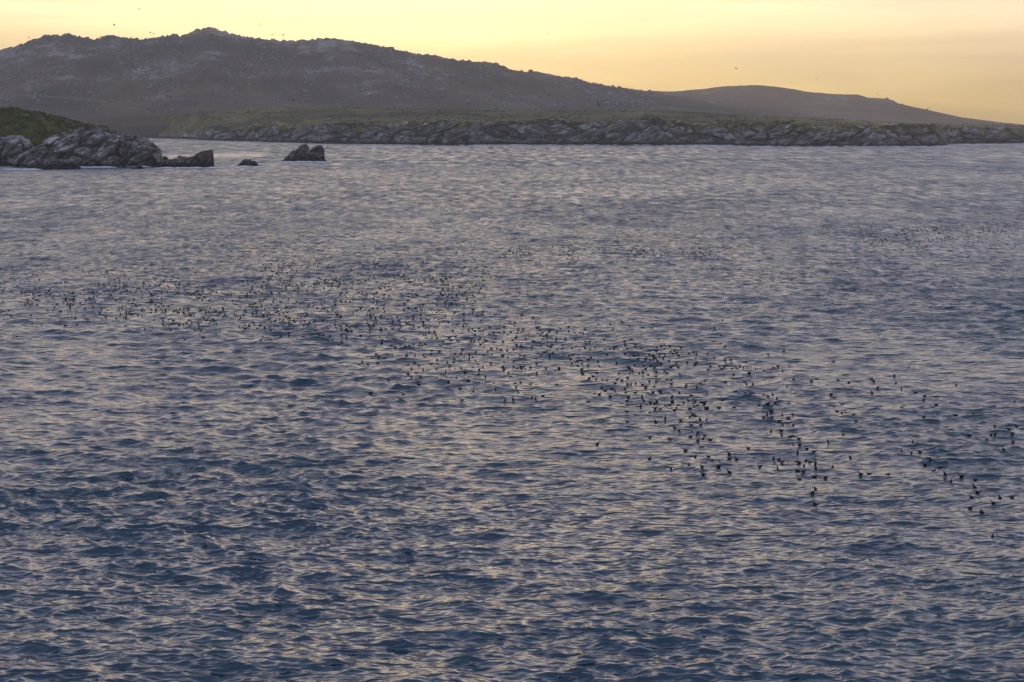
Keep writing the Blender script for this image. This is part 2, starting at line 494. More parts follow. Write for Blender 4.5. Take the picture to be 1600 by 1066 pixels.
# ------------------------------------------------------------------ mountain and far hill
RIDGE = [(-420, 150), (-200, 108), (0, 78), (25, 72), (40, 69), (55, 63), (72, 57), (84, 56), (100, 55), (116, 55), (130, 57), (145, 61), (165, 59),
         (185, 57), (207, 60), (232, 61), (258, 57), (280, 55), (295, 53), (308, 47), (320, 45), (340, 44), (352, 50), (375, 56), (400, 59), (425, 61),
         (448, 64), (480, 62), (512, 60), (530, 61), (555, 65), (575, 68), (605, 73), (640, 82), (680, 87), (720, 94), (755, 97), (776, 99), (786, 104), (802, 110),
         (835, 112), (880, 120), (900, 122), (920, 129), (960, 136), (1000, 141), (1060, 150), (1150, 163), (1260, 178), (1400, 196), (1900, 215)]
FARH = [(600, 180), (820, 160), (950, 146), (1010, 142), (1050, 143), (1100, 139), (1130, 135), (1180, 133), (1215, 136), (1243, 140), (1256, 143), (1300, 147), (1340, 148),
        (1356, 153), (1380, 154), (1395, 157), (1403, 162), (1440, 170), (1500, 183), (1560, 191), (1600, 195), (1700, 203), (1900, 210)]
def interp(pts, x):
    p = np.array(pts, float); return np.interp(x, p[:, 0], p[:, 1])
def build_hill(name, label, pts, x0, x1, nc, r_base, r_ridge, r_back, nr, seed, rough, z_base):
    px = np.linspace(x0, x1, nc)
    a = azim(px)
    zr = z_at(px, interp(pts, px), r_ridge)
    zr = zr + rough * (1.0 + 3.6 * np.clip((zr - 90) / 110.0, 0, 1)) * fbm(px / 9.0, 3.3 + seed, 0.0, 5, 0.65)
    t = np.linspace(0, 1, nr)
    r_front = r_base + (r_ridge - r_base) * t
    rows_r = np.concatenate([r_front, np.linspace(r_ridge, r_back, 12)[1:]])
    A, RR = np.meshgrid(a, rows_r)
    PX = np.broadcast_to(px[None, :], A.shape)
    X, Y = RR * np.sin(A), RR * np.cos(A)
    T = (RR - r_base) / (r_ridge - r_base)
    Z = np.zeros_like(A)
    front = T <= 1.0
    prof = 0.30 * T + 0.70 * T**2.1
    Zf = z_base + (zr[None, :] - z_base) * prof
    env = np.clip(T * (1 - T) * 4, 0, 1)
    amp = np.clip((zr[None, :] - 20) / 190.0, 0.08, 1)
    spur = fbm(X / 420.0 + seed, Y / 700.0, 0.0, 5, 0.5)
    Zf = Zf + env * amp * 26.0 * spur
    crag = fbm(X / 60.0, Y / 60.0, seed, 5, 0.6, True)
    Zf = Zf + rough * np.clip(env * 1.3, 0, 1) * sstep(0.25, 0.75, T) * amp * (7.0 * crag + 3.0 * fbm(X / 14, Y / 14, seed, 3, 0.6))
    # stay under the sight line of the ridge
    lim = CAM_H + RR * ((zr[None, :] - CAM_H) / r_ridge) - 1.0 * (1 - T)
    Zf = np.minimum(Zf, np.where(T < 0.999, lim, 1e9))
    Tb = np.clip((RR - r_ridge) / (r_back - r_ridge), 0, 1)
    Zb = zr[None, :] * (1 - Tb) - 4 * Tb
    Z = np.where(front, Zf, Zb)
    Z[0, :] = -3.0
    me = mesh_np(name, np.stack([X, Y, Z], -1).reshape(-1, 3), grid_quads(len(rows_r), nc)[:, ::-1])
    o = link(name, me, M_HILL)
    tag(o, label, kind='structure')
    return me, zr, px
me_m, ZR, ZPX = build_hill('mountain', 'grey brown rocky mountain with a long jagged ridge', RIDGE, -420, 1600, 1010, 2560.0, 4000.0, 4900.0, 112, 1.0, 1.0, 16.0)
me_f, ZRF, ZPF = build_hill('far_hill', 'low smooth hazy hill sloping down to the right', FARH, 600, 1950, 480, 3700.0, 5100.0, 5800.0, 40, 7.0, 0.45, 14.0)
BV_M = bvh_of(me_m); BV_F = bvh_of(me_f)
def cast(bv, px, py):
    d = Vector([float(q) for q in ray(px, py)]).normalized()
    return bv.ray_cast(Vector((0, 0, CAM_H)), d)

def hull_mesh(name, n, sx, sy, sz, seed, box=0.55):
    """angular block: convex hull of points pushed towards a box"""
    rr = random.Random(seed); bm = bmesh.new()
    for _ in range(n):
        p = Vector((rr.gauss(0, 1), rr.gauss(0, 1), rr.gauss(0, 1))).normalized()
        m = max(abs(p.x), abs(p.y), abs(p.z)); p = p.lerp(p / m, box)
        bm.verts.new((p.x * sx, p.y * sy, p.z * sz))
    bmesh.ops.convex_hull(bm, input=bm.verts)
    bmesh.ops.delete(bm, geom=[v for v in bm.verts if not v.link_faces], context='VERTS')
    me = bpy.data.meshes.new(name); bm.to_mesh(me); bm.free()
    return me
def mesh_arrays(me):
    co = np.empty(len(me.vertices) * 3, np.float32); me.vertices.foreach_get('co', co)
    return co.reshape(-1, 3), np.array([tuple(p.vertices) for p in me.polygons], np.int32)
def rot_matrix(rx, ry, rz):
    return np.array((Matrix.Rotation(rz, 3, 'Z') @ Matrix.Rotation(ry, 3, 'Y') @ Matrix.Rotation(rx, 3, 'X')))

# tors along the ridge: heaps of blocks
def tor(px, py, w_px, h_px, label, seed, r=4000.0, pts=RIDGE, n=9):
    rr = random.Random(seed)
    k = r / FPX
    w, h = w_px * k, h_px * k
    a = float(azim(px)); base_z = float(z_at(px, py + h_px, r)) - 0.25 * h
    V, T, off = [], [], 0
    for i in range(n):
        u = (i + 0.5) / n * 2 - 1
        s = (0.30 + 0.25 * rr.random())
        hh = h * (1 - 0.62 * abs(u)**1.5) * rr.uniform(0.75, 1.12)
        me = hull_mesh('block', 16, w * s * 0.55, w * rr.uniform(0.25, 0.4), hh * 0.6, seed * 31 + i)
        v, f = mesh_arrays(me); bpy.data.meshes.remove(me)
        v = v @ rot_matrix(rr.uniform(-.15, .15), rr.uniform(-.25, .25), rr.uniform(-.4, .4)).T
        v = v + np.array([u * w * 0.5, rr.uniform(-0.2, 0.2) * w, hh * 0.45])
        V.append(v); T.append(f + off); off += len(v)
    me = mesh_np('rock_outcrop', np.concatenate(V), None, np.concatenate(T), smooth=False)
    o = link('rock_outcrop', me, M_TOR)
    o.location = (r * math.sin(a), r * math.cos(a) - 4.0, base_z)
    o.rotation_euler = (0, 0, -a)
    tag(o, label, 'rock outcrop', 'rock outcrops along the ridges')
tor(79, 53.5, 15, 5, 'blunt rock outcrop on the far left ridge, left of the leftmost top', 1)
tor(111, 51, 14, 5, 'rock outcrop crowning the leftmost top of the mountain ridge', 2)
tor(176, 54.5, 24, 4, 'long flat rock outcrop just right of the first dip in the ridge', 3)
tor(200, 58, 12, 3, 'small low rock outcrop at the right end of the long flat outcrop', 4)
tor(245, 58, 9, 4, 'small rock outcrop in the low saddle left of the summit', 5)
tor(258, 55, 7, 4, 'pointed rock outcrop at the foot of the twin knobs left of the summit', 15)
tor(276, 51.5, 13, 6, 'twin-knobbed rock outcrop just left of the main summit', 6)
tor(312, 44, 9, 4, 'rock outcrop on the left shoulder of the summit', 7)
tor(331, 42, 20, 4, 'broad rock outcrop on top of the highest summit', 8)
tor(446, 62.5, 10, 3, 'little rock outcrop in the notch right of the summit', 9)
tor(513, 58, 8, 3, 'solitary rock knob on the ridge middle between summit and long descent', 10)
tor(560, 65, 12, 3, 'low rock outcrop where the ridge begins to fall to the right', 11)
tor(668, 84, 12, 3, 'low rock outcrop halfway down the long right-hand ridge', 12)
tor(774, 97, 11, 4, 'rock knob above the step in the right-hand ridge', 13)
tor(882, 119, 9, 3, 'last low rock outcrop at the right foot of the mountain ridge', 14)
tor(1384, 151.5, 8, 5, 'larger rock knob on the right flank of the far low hill', 16, 5100.0, FARH, 6)
tor(1408, 160, 4, 4, 'tiny pointed rock below the knob on the far low hill', 17, 5100.0, FARH, 3)

# loose boulders and scree on the mountain face
def build_scree():
    base = [mesh_arrays(hull_mesh('b%d' % i, 9, 1, 1, 0.8, 500 + i)) for i in range(6)]
    V, T, off = [], [], 0
    n = 0
    rr = random.Random(5)
    while n < 3800:
        px = rr.uniform(-60, 1050); top = float(interp(RIDGE, px)); py = top + (175 - top) * rr.random()**1.2
        c = float(fbm(px / 55.0, py / 28.0, 4.0, 3)) + 0.22 * (1 - (py - top) / 120.0)
        if c < rr.uniform(-0.05, 0.35): continue
        hit = cast(BV_M, px, py)[0]
        if hit is None: n += 1; continue
        s = rr.uniform(0.8, 3.0) * (1.9 if rr.random() < 0.08 else 1)
        v, f = base[rr.randrange(6)]
        v = (v * s) @ rot_matrix(rr.uniform(-.4, .4), rr.uniform(-.4, .4), rr.uniform(0, 6)).T + np.array(hit) + np.array([0, 0, 0.2 * s])
        V.append(v); T.append(f + off); off += len(v); n += 1
    o = link('scree', mesh_np('scree', np.concatenate(V), None, np.concatenate(T), smooth=False), M_TOR)
    tag(o, 'pale boulders and scree strewn over the mountain face', kind='stuff')
build_scree()

def drape_strip(name, label, pts, w_px, mat, bv):
    xs = np.array(pts, float); n = 60
    t = np.linspace(0, 1, n); s = np.linspace(0, 1, len(xs))
    px = np.interp(t, s, xs[:, 0]); py = np.interp(t, s, xs[:, 1])
    V = []
    for k in range(n):
        wv = w_px * (0.6 + 0.5 * math.sin(k * 0.7) ** 2) * min(1, 6 * t[k] * (1 - t[k]) + 0.15)
        for q in (-0.5, 0.5):
            h = cast(bv, px[k], py[k] + q * wv)[0]
            V.append((h.x, h.y, h.z + 0.5) if h else (V[-2] if len(V) > 1 else (0, 3000, -2)))
    o = link(name, mesh_np(name, np.array(V), grid_quads(n, 2)), mat)
    tag(o, label, kind='structure')
drape_strip('path', 'pale track crossing the lower left mountain slope', [(-40, 147), (30, 149), (75, 151.5), (110, 153.5), (150, 157), (180, 160.5)], 1.8, M_PATH, BV_M)

# ------------------------------------------------------------------ mainland coast: cliffs and heath plateau
SHORE = [(-500, 205), (0, 209), (100, 212), (200, 213.5), (230, 215.5), (280, 217.5), (342, 220), (420, 222), (511, 224.5), (560, 225), (640, 226), (700, 227), (738, 227.6),
         (748, 225.7), (800, 225.6), (900, 226), (1000, 227), (1060, 226.5), (1120, 227), (1200, 228), (1300, 229), (1394, 229.5), (1410, 228.6), (1466, 228), (1482, 226),
         (1504, 225), (1600, 224), (1750, 223), (2000, 221)]
CLIFF = [(-500, 198), (0, 202), (150, 207), (215, 209), (250, 205), (290, 201), (340, 198), (400, 196), (460, 194), (520, 192.5), (620, 190), (740, 188.5), (850, 188.5), (1000, 189.5), (1100, 190.5),
         (1200, 192), (1300, 194), (1400, 196.5), (1500, 198.5), (1600, 199.5), (2000, 203)]
CREST = [(-500, 180), (0, 186), (120, 188), (200, 187), (260, 181), (330, 173), (400, 168.5), (470, 167), (550, 168), (650, 170), (750, 171), (850, 172), (1000, 172),
         (1050, 173), (1100, 175.5), (1200, 180), (1300, 185.5), (1400, 191), (1500, 195), (1600, 196.5), (2000, 202)]
def build_coast():
    nc = 1250
    px = np.linspace(-240, 1840, nc)
    a = azim(px)
    rs = sea_r(px, interp(SHORE, px))
    ker = np.ones(5) / 5; rs = np.convolve(np.pad(rs, 2, 'edge'), ker, 'valid')
    arc = np.concatenate([[0], np.cumsum(np.hypot(np.diff(rs * np.sin(a)), np.diff(rs * np.cos(a))))])
    arc_h = rs * a                                            # length along the coast as seen across
    lowness = sstep(420, 200, px)                             # beach-like slope at the head of the bay
    cove = fbm(arc_h / 120.0, 4.4, 0.0, 2, 0.5)
    notch = np.clip(perlin(arc_h / 34.0, 7.7, 0.0) - 0.12, 0, 1) * 30.0          # gullies cut back into the cliff
    buttress = (22.0 * fbm(arc_h / 75.0, 2.0, 0.0, 4, 0.55) + 16 * cove + notch) * (1 - 0.7 * lowness)
    rs = rs + np.clip(buttress, -26, 34) + 8
    depth = 18.0 + 46 * lowness + 10 * fbm(arc_h / 60.0, 8.0, 0.0, 3)
    r_top = rs + depth
    zc = z_at(px, interp(CLIFF, px), r_top) + (4.5 * fbm(arc_h / 90.0, 1.2, 0.0, 2) + 2.6 * fbm(arc_h / 18.0, 5.0, 0.0, 4, 0.6) - 0.25 * notch) * (1 - 0.6 * lowness)
    zc = np.maximum(zc, 3.5)
    r_crest = 2420.0 + 0 * px
    r_crest = np.maximum(r_crest, r_top + 120)
    zp = z_at(px, interp(CREST, px), r_crest)
    nv, npl = 52, 46
    rows = []
    rocky = []
    for i in range(nv):                                       # the cliff
        v = i / (nv - 1.0)
        prof = v ** 0.82
        z = -3.0 + (zc + 3.0) * prof
        r = rs + depth * (0.35 * v + 0.65 * v ** 3)
        # bedding dips to the left: sheets rising to the right
        sdip = arc_h * 0.20 + 42.0 * perlin(arc_h / 140.0, 3.9, 0.0) - z * 0.92
        wob = 3.0 * fbm(arc_h / 55.0, z / 40.0, 21.0, 2)
        val, edge = cells((arc_h + wob * 3) / 30.0 + 0.25 * z / 16, (sdip + wob * 2.5) / 11.0, 3.0 + z / 30.0)
        val2, edge2 = cells((arc_h + wob * 2) / 9.0, (sdip + wob) / 4.0, 13.0 + z / 14.0)
        lay = fbm(arc_h / 40.0, sdip / 3.0, 1.0, 4, 0.6)
        env = np.clip(min(1.0, (1 - v) * 5.0), 0.0, 1) * (1 - 0.55 * lowness)
        push = env * (11.0 * (val - 0.5) + 4.0 * (val2 - 0.5) - 3.0 * np.clip(0.14 - edge2, 0, 1) / 0.14 + 1.6 * lay - 9.0 * np.clip(0.16 - edge, 0, 1) / 0.16 + 5.0 * fbm(arc_h / 30.0, z / 18.0, 9.0, 3))
        rows.append(np.stack([(r - push) * np.sin(a), (r - push) * np.cos(a), z + env * 1.2 * lay], -1))
        rk = np.interp(z / np.maximum(zc, 1), [0, 0.5, 0.85, 1.0], [1.0, 0.9, 0.52, 0.32]) + 0.35 * fbm(arc_h / 45.0, z / 25.0, 31.0, 3) - 0.45 * lowness * sstep(0.25, 0.7, v) - 0.25 * sstep(520, 330, px) * sstep(0.35, 0.6, v)
        rocky.append(rk)
    for i in range(1, npl + 1):                               # the heath above
        t = i / float(npl)
        r = r_top + (r_crest - r_top) * t ** 1.3
        tt = t ** 1.3
        z = zc + (zp - zc) * np.clip(0.25 * tt + 0.75 * tt ** 1.6, 0, 1)
        x, y = r * np.sin(a), r * np.cos(a)
        z = z + (1 - t) * 1.6 * fbm(x / 35.0, y / 60.0, 2.0, 4) + 0.9 * fbm(x / 16.0, y / 30.0, 6.0, 3) * (1 - 0.6 * t)
        rows.append(np.stack([x, y, z], -1)); rocky.append(np.full(nc, 0.30 - 0.5 * t) + 0.22 * np.clip(1 - 8 * t, 0, 1))
    for rb, dz in ((r_crest + 160, -9.0), (r_crest + 420, -14.0)):       # falls off behind the crest
        rows.append(np.stack([rb * np.sin(a), rb * np.cos(a), np.maximum(zp + dz, -3.0)], -1)); rocky.append(np.zeros(nc))
    V = np.stack(rows)
    me = mesh_np('coast', V.reshape(-1, 3), grid_quads(len(rows), nc)[:, ::-1])
    at = me.attributes.new('rocky', 'FLOAT', 'POINT'); at.data.foreach_set('value', np.stack(rocky).astype(np.float32).ravel())
    o = link('coast', me, M_COAST)
    tag(o, 'low rocky sea cliffs under an olive brown heath plateau', kind='structure')
    return o, V, nv, px
coast, CV, CNV, CPX = build_coast()

SLABS = [hull_mesh('rock_slab', 14, 1.0, 0.75, 0.42, 900 + i, 0.6) for i in range(12)]
for q in SLABS: q.materials.append(M_SLAB)
def slab(parent, p, s, dip, seed, stretch=1.0):
    rr = random.Random(seed)
    o = bpy.data.objects.new('rock_slab', SLABS[rr.randrange(12)]); COL.objects.link(o); o.parent = parent
    o.location = p; o.rotation_euler = (rr.uniform(-0.35, 0.35), -dip + rr.uniform(-0.2, 0.2), rr.uniform(-0.6, 0.6))
    o.scale = (s * stretch * rr.uniform(0.8, 1.3), s * rr.uniform(0.8, 1.2), s * rr.uniform(0.7, 1.3))
    return o
_rr = random.Random(77)
for i in range(130):                                          # tilted slabs and fallen blocks of the cliff
    j = int(np.searchsorted(CPX, _rr.uniform(300, 1600))); v = int(CNV * _rr.choice([_rr.uniform(0.08, 0.30), _rr.uniform(0.1, 0.8)]))
    p = CV[v, min(j, CV.shape[1] - 1)]
    slab(coast, tuple(p), 1.3 + 4.6 * _rr.random() ** 2.2, R(_rr.uniform(5, 38)), 3000 + i, 1.4)

BV_C = bvh_of(coast.data)
def build_shrubs():
    base = [mesh_arrays(hull_mesh('s%d' % i, 8, 1, 1, 0.6, 700 + i, 0.2)) for i in range(5)]
    V, T, off = [], [], 0
    rr = random.Random(15)
    for k in range(5200):
        px = rr.uniform(180, 1660); a, b = float(interp(CREST, px)), float(interp(CLIFF, px)) + 4
        py = a + (b - a) * rr.random()
        if float(fbm(px / 40.0, py / 5.0, 2.0, 3)) < rr.uniform(-0.2, 0.35): continue
        h = cast(BV_C, px, py)[0]
        if h is None: continue
        q = rr.uniform(0.6, 1.7); v, f = base[rr.randrange(5)]
        V.append((v * np.array([q * 1.8, q, q * 0.8])) @ rot_matrix(0, 0, rr.uniform(-.5, .5)).T + np.array(h)); T.append(f + off); off += len(v)
    o = link('heath_shrubs', mesh_np('heath_shrubs', np.concatenate(V), None, np.concatenate(T)), M_SHRUB)
    tag(o, 'dark low shrubs and tussocks dotted over the heath plateau', kind='stuff')
M_SHRUB = turf_material('heath_shrub', (0.020, 0.015, 0.007), (0.045, 0.032, 0.012), (0.13, 0.09, 0.03))
build_shrubs()

# ------------------------------------------------------------------ rocks standing in the sea and the tussac islet
def rock_body(name, prof, base_py, depth_m, mat, parent, seed, nu=150, nv=56, rough=1.0, cell=5.0, dip=R(28), front=1.0, r0=None, origin=None):
    """rock hump following a skyline profile: px columns, a full hump in depth, broken into blocks"""
    P = np.array(prof, float)
    px = np.linspace(P[0, 0], P[-1, 0], nu)
    r = float(sea_r(px.mean(), base_py)) if r0 is None else r0
    r = r + depth_m * 0.5 * front
    top = np.maximum(z_at(px, np.interp(px, P[:, 0], P[:, 1]), r), 0.3)
    a = azim(px); across = r * a
    half = depth_m * 0.5 * np.clip(np.sin(np.linspace(0.12, math.pi - 0.12, nu)) ** 0.45, 0.3, 1)
    ph = np.linspace(0, math.pi, nv)
    U = np.broadcast_to(across[None, :], (nv, nu)); PH = ph[:, None]
    c = np.cos(PH); s = np.sin(PH)
    dy = -half[None, :] * np.sign(c) * np.abs(c) ** 0.75
    z = -2.5 + (top[None, :] + 2.5) * np.clip(s, 0, 1) ** 0.62
    sd = U * math.sin(dip) - z * math.cos(dip)
    val, edge = cells(U / (cell * 1.7) + seed, sd / cell, dy / (cell * 1.5) + 0.1 * seed)
    val2, edge2 = cells(U / (cell * 0.7) + seed * 2, sd / (cell * 0.38), dy / (cell * 0.6) + 0.3 * seed)
    lay = fbm(U / (cell * 2), sd / (cell * 0.5), dy / (cell * 2) + seed, 4, 0.6)
    push = rough * (cell * 0.85 * (val - 0.55) + cell * 0.30 * (val2 - 0.5) - cell * 0.14 * np.clip(0.14 - edge2, 0, 1) / 0.14 + cell * 0.12 * lay - cell * 0.75 * np.clip(0.16 - edge, 0, 1) / 0.16)
    keep = np.clip(s, 0, 1) ** 3
    dy2 = dy - np.sign(-c) * 0 + np.where(c >= 0, -1, 1) * push * (1 - 0.65 * keep)
    z2 = z + keep * np.minimum(push * 0.45, 0.6) + (1 - keep) * 0.15 * push
    du = rough * cell * 0.18 * fbm(U / cell, sd / cell, dy / cell + 40.0 + seed, 3)
    A = (U + du) / r; RR = r + dy2
    V = np.stack([RR * np.sin(A), RR * np.cos(A), z2], -1).reshape(-1, 3)
    if origin is not None: V = V - np.array(origin)
    me = mesh_np(name, V, grid_quads(nv, nu)[:, ::-1], smooth=False)
    o = link(name, me, mat, parent)
    return o, V.reshape(nv, nu, 3)
def thing(name, label, cat, px, py, group=None):
    x, y = sea_xy(px, py)
    o = bpy.data.objects.new(name, None); COL.objects.link(o)
    o.location = (float(x), float(y), 0.0); o.empty_display_size = 1.0
    tag(o, label, cat, group)
    return o, (float(x), float(y), 0.0)
def slabs_on(V, parent, n, lo, hi, dip, seed, vmax=0.5):
    rr = random.Random(seed)
    for i in range(n):
        v = int(V.shape[0] * rr.uniform(0.06, vmax)); u = int(V.shape[1] * rr.uniform(0.04, 0.96))
        slab(parent, tuple(V[v, u]), rr.uniform(lo, hi), dip, seed * 100 + i)

islet, org = thing('islet', 'rocky islet with dark green tussac grass at the left edge', 'islet', 60, 262)
HILLP = [(-260, 158), (-160, 160), (-60, 163), (0, 168), (30, 172), (60, 177), (90, 184), (118, 190.5), (138, 197), (165, 207), (190, 222)]
hill_o, HV = rock_body('grass_slope', HILLP, 258, 95.0, M_TURF, islet, 3.0, 150, 70, 0.28, 7.0, 0.2, 1.25, origin=org)
for p in hill_o.data.polygons: p.use_smooth = True
SHELF = [(-260, 206), (-120, 209), (-40, 211), (0, 213), (33, 213.5), (45, 219), (54, 228), (66, 240), (78, 252)]
_, SV = rock_body('rock_shelf', SHELF, 260, 40.0, M_ROCK, islet, 9.0, 150, 50, 1.0, 6.0, R(30), origin=org)
RIDGE_R = [(18, 257), (22, 250), (38, 240), (52, 231), (72, 218), (88, 212), (103, 208), (118, 204), (131, 201), (143, 197.5), (153, 196), (160, 197), (173, 202), (183, 206),
           (192, 208), (201, 213), (210, 216), (222, 217), (230, 218), (235, 223), (239, 227), (245, 231), (249, 235), (251, 246), (252, 256)]
_, RV = rock_body('rock_ridge', RIDGE_R, 262, 46.0, M_ROCK, islet, 1.0, 260, 110, 1.0, 7.0, R(30), origin=org)
FOOT = [(36, 263), (45, 257), (60, 251), (80, 249), (100, 250), (115, 254), (124, 261)]
_, FV = rock_body('tidal_ledge', FOOT, 265, 12.0, M_SEAROCK, islet, 21.0, 90, 40, 1.0, 2.6, R(15), origin=org)
slabs_on(RV, islet, 60, 0.9, 2.8, R(32), 41)
slabs_on(SV, islet, 22, 0.9, 2.6, R(30), 42)

def build_tussac():
    rr = random.Random(9)
    V, T = [], []
    def tuft(p, s):
        nb = 9
        for b in range(nb):
            an = rr.uniform(0, 6.283); ln = s * rr.uniform(0.7, 1.15); out = rr.uniform(0.25, 0.8) * s; w = 0.16 * s
            d = (math.cos(an), math.sin(an)); q = (-d[1] * w, d[0] * w)
            i = len(V)
            V.extend([(p[0] + q[0], p[1] + q[1], p[2] - 0.3 * s), (p[0] - q[0], p[1] - q[1], p[2] - 0.3 * s),
                      (p[0] + d[0] * out * .5 + q[0] * .8, p[1] + d[1] * out * .5 + q[1] * .8, p[2] + ln * .75), (p[0] + d[0] * out * .5 - q[0] * .8, p[1] + d[1] * out * .5 - q[1] * .8, p[2] + ln * .75),
                      (p[0] + d[0] * out * 1.15, p[1] + d[1] * out * 1.15, p[2] + ln * 0.85)])
            T.extend([(i, i + 1, i + 3), (i, i + 3, i + 2), (i + 2, i + 3, i + 4)])
    for k in range(5200):
        v = int(HV.shape[0] * rr.uniform(0.03, 0.56)); u = int(HV.shape[1] * rr.uniform(0.1, 1))
        p = HV[v, min(u, HV.shape[1] - 1)]
        if p[2] < 2.5 or fbm(p[0] / 9, p[2] / 7, p[1] / 14, 3) < -0.28: continue
        tuft(p + np.array([rr.uniform(-.6, .6), rr.uniform(-.6, .6), 0]), rr.uniform(0.7, 1.5))
    for k in range(420):
        u = int(RV.shape[1] * (0.20 + 0.50 * rr.random())); v = int(RV.shape[0] * rr.uniform(0.40, 0.54))
        p = RV[v, u]
        if fbm(p[0] / 6, p[2] / 6, 3.0, 2) < -0.02 and not (150 < u < 178): continue
        tuft(p, rr.uniform(0.6, 1.2))
    o = link('tussac_grass', mesh_np('tussac_grass', np.array(V), None, np.array(T)), M_TUSSAC, islet)
    o['kind'] = 'stuff'
build_tussac()

def sea_rock(label, bodies, base, px, group='rocks standing in the sea'):
    t, og = thing('sea_rock', label, 'sea rock', px, base, group)
    for k, (nm, prof, by, dep, seed, cell, dip, ns) in enumerate(bodies):
        _, V = rock_body(nm, prof, by, dep, M_SEAROCK, t, seed, 110, 54, 1.0, cell, dip, origin=og)
        if ns: slabs_on(V, t, ns, 0.5, 1.5, dip, int(seed * 10) + 60)
sea_rock('long low dark sea rock rising to a blunt head, beside the islet',
         [('rock', [(246, 262), (250, 255), (262, 250), (274, 246), (282, 244.5), (290, 245), (302, 242), (309, 239), (315, 236.5), (322, 234.5), (328, 233), (331.5, 234.5), (332.5, 245), (333, 262)], 262.5, 16.0, 2.0, 2.6, R(24), 14)], 262, 290)
sea_rock('small rounded dark rock in the gap between islet and long rock',
         [('rock', [(246, 252), (250, 246), (255, 243.5), (260, 245), (264, 251)], 251.5, 7.0, 5.0, 1.6, R(15), 0)], 252, 255)
sea_rock('small flat dark rock awash in front of the islet',
         [('rock', [(201, 264), (206, 262.2), (212, 261), (217, 259), (222, 262), (226, 264)], 264.2, 5.0, 6.0, 1.2, R(25), 0)], 264, 213)
sea_rock('small dark humped rock alone in the water right of the long rock',
         [('rock', [(367, 260.5), (372, 256), (377, 251.5), (380, 248.8), (384, 249.5), (388, 249), (392, 252), (396, 251), (400, 254), (403, 258.5), (410, 260)], 260.3, 9.0, 7.0, 1.9, R(25), 5)], 260, 388)
sea_rock('twin-peaked dark sea rock split by a cleft, rightmost of the rocks',
         [('rock', [(437, 253), (443, 248), (449, 243), (454, 238), (459, 234.5), (464, 232), (469, 228), (474, 225.5), (479, 226.5), (482, 229.5), (485, 240), (488, 253)], 252.8, 13.0, 8.0, 2.8, R(38), 8),
          ('rock', [(472, 253), (476, 246), (481, 239), (486, 231.5), (490, 229), (495, 228), (500, 227), (503, 230), (505.5, 235), (505, 244), (508.5, 252.5)], 252.4, 12.0, 9.0, 2.8, R(38), 6)], 252.5, 473)

# surf along the waterline
def build_surf(pts, label):
    rr = random.Random(len(label)); V, Q = [], []
    for (x0, x1, y0, n) in pts:
        for k in range(n):
            px = rr.uniform(x0, x1); py = y0 + rr.uniform(-0.35, 0.5)
            cx, cy = [float(q) for q in sea_xy(px, py)]
            L = rr.uniform(1.5, 6); W = rr.uniform(0.4, 1.3); m = 8; i = len(V)
            V.append((cx, cy, 0.55 + 0.2 * rr.random()))
            for q in range(m):
                an = q * 6.283 / m; f = rr.uniform(0.6, 1.2)
                V.append((cx + L * f * math.cos(an), cy + W * f * math.sin(an), 0.12))
            for q in range(m): Q.append((i, i + 1 + q, i + 1 + (q + 1) % m))
    o = link('surf', mesh_np('surf', np.array(V), None, np.array(Q)), M_FOAM)
    tag(o, label, kind='stuff')
build_surf([(1125, 1145, 227.6, 14), (1480, 1600, 225.8, 70), (735, 760, 227.6, 14), (1360, 1480, 229.6, 50), (1040, 1120, 227.6, 20), (330, 420, 221.7, 14), (560, 735, 227.3, 24), (800, 1040, 227.0, 26), (1150, 1360, 229.2, 30),
            (124, 172, 262.0, 60), (172, 228, 260.8, 40), (10, 60, 265.6, 24), (432, 512, 253.6, 26), (246, 334, 263.0, 16), (364, 412, 261.2, 10)], 'thin white surf breaking along the rocks and cliff foot')

# ------------------------------------------------------------------ seabirds
def loft(rings, n=8):
    """rings: (x, z, half width, half height); ends closed -> verts, quads, tris"""
    V = []
    for (x, z, w, h) in rings:
        for k in range(n):
            an = 2 * math.pi * k / n
            V.append((x, w * math.cos(an), z + h * math.sin(an)))
    Q = grid_quads(len(rings), n, 0, True)
    a = len(V); V.append((rings[0][0], 0, rings[0][1])); b = len(V); V.append((rings[-1][0], 0, rings[-1][1]))
    T = [(a, (k + 1) % n, k) for k in range(n)]
    o = (len(rings) - 1) * n
    T += [(b, o + k, o + (k + 1) % n) for k in range(n)]
    return np.array(V, float), Q, np.array(T)
def float_bird(neck):
    return loft([(-0.235, 0.085, 0.006, 0.004), (-0.19, 0.080, 0.030, 0.016), (-0.13, 0.066, 0.058, 0.045), (-0.05, 0.050, 0.080, 0.070), (0.04, 0.046, 0.085, 0.078),
                 (0.105, 0.060, 0.072, 0.074), (0.140, 0.095, 0.048, 0.052), (0.155, 0.125 + neck, 0.036, 0.036), (0.172, 0.150 + neck, 0.036, 0.036), (0.200, 0.150 + neck, 0.026, 0.027),
                 (0.222, 0.143 + neck, 0.010, 0.011), (0.255, 0.134 + neck, 0.006, 0.006)])
FLOAT = []
for k, nk in enumerate((0.0, 0.03, 0.055)):
    v, q, t = float_bird(nk)
    me = mesh_np('seabird', v * np.array([1.0, 1.05, 1.08]), q, t); me.materials.append(M_BIRD); FLOAT.append((me, v * np.array([1.0, 1.05, 1.08]), q, t))

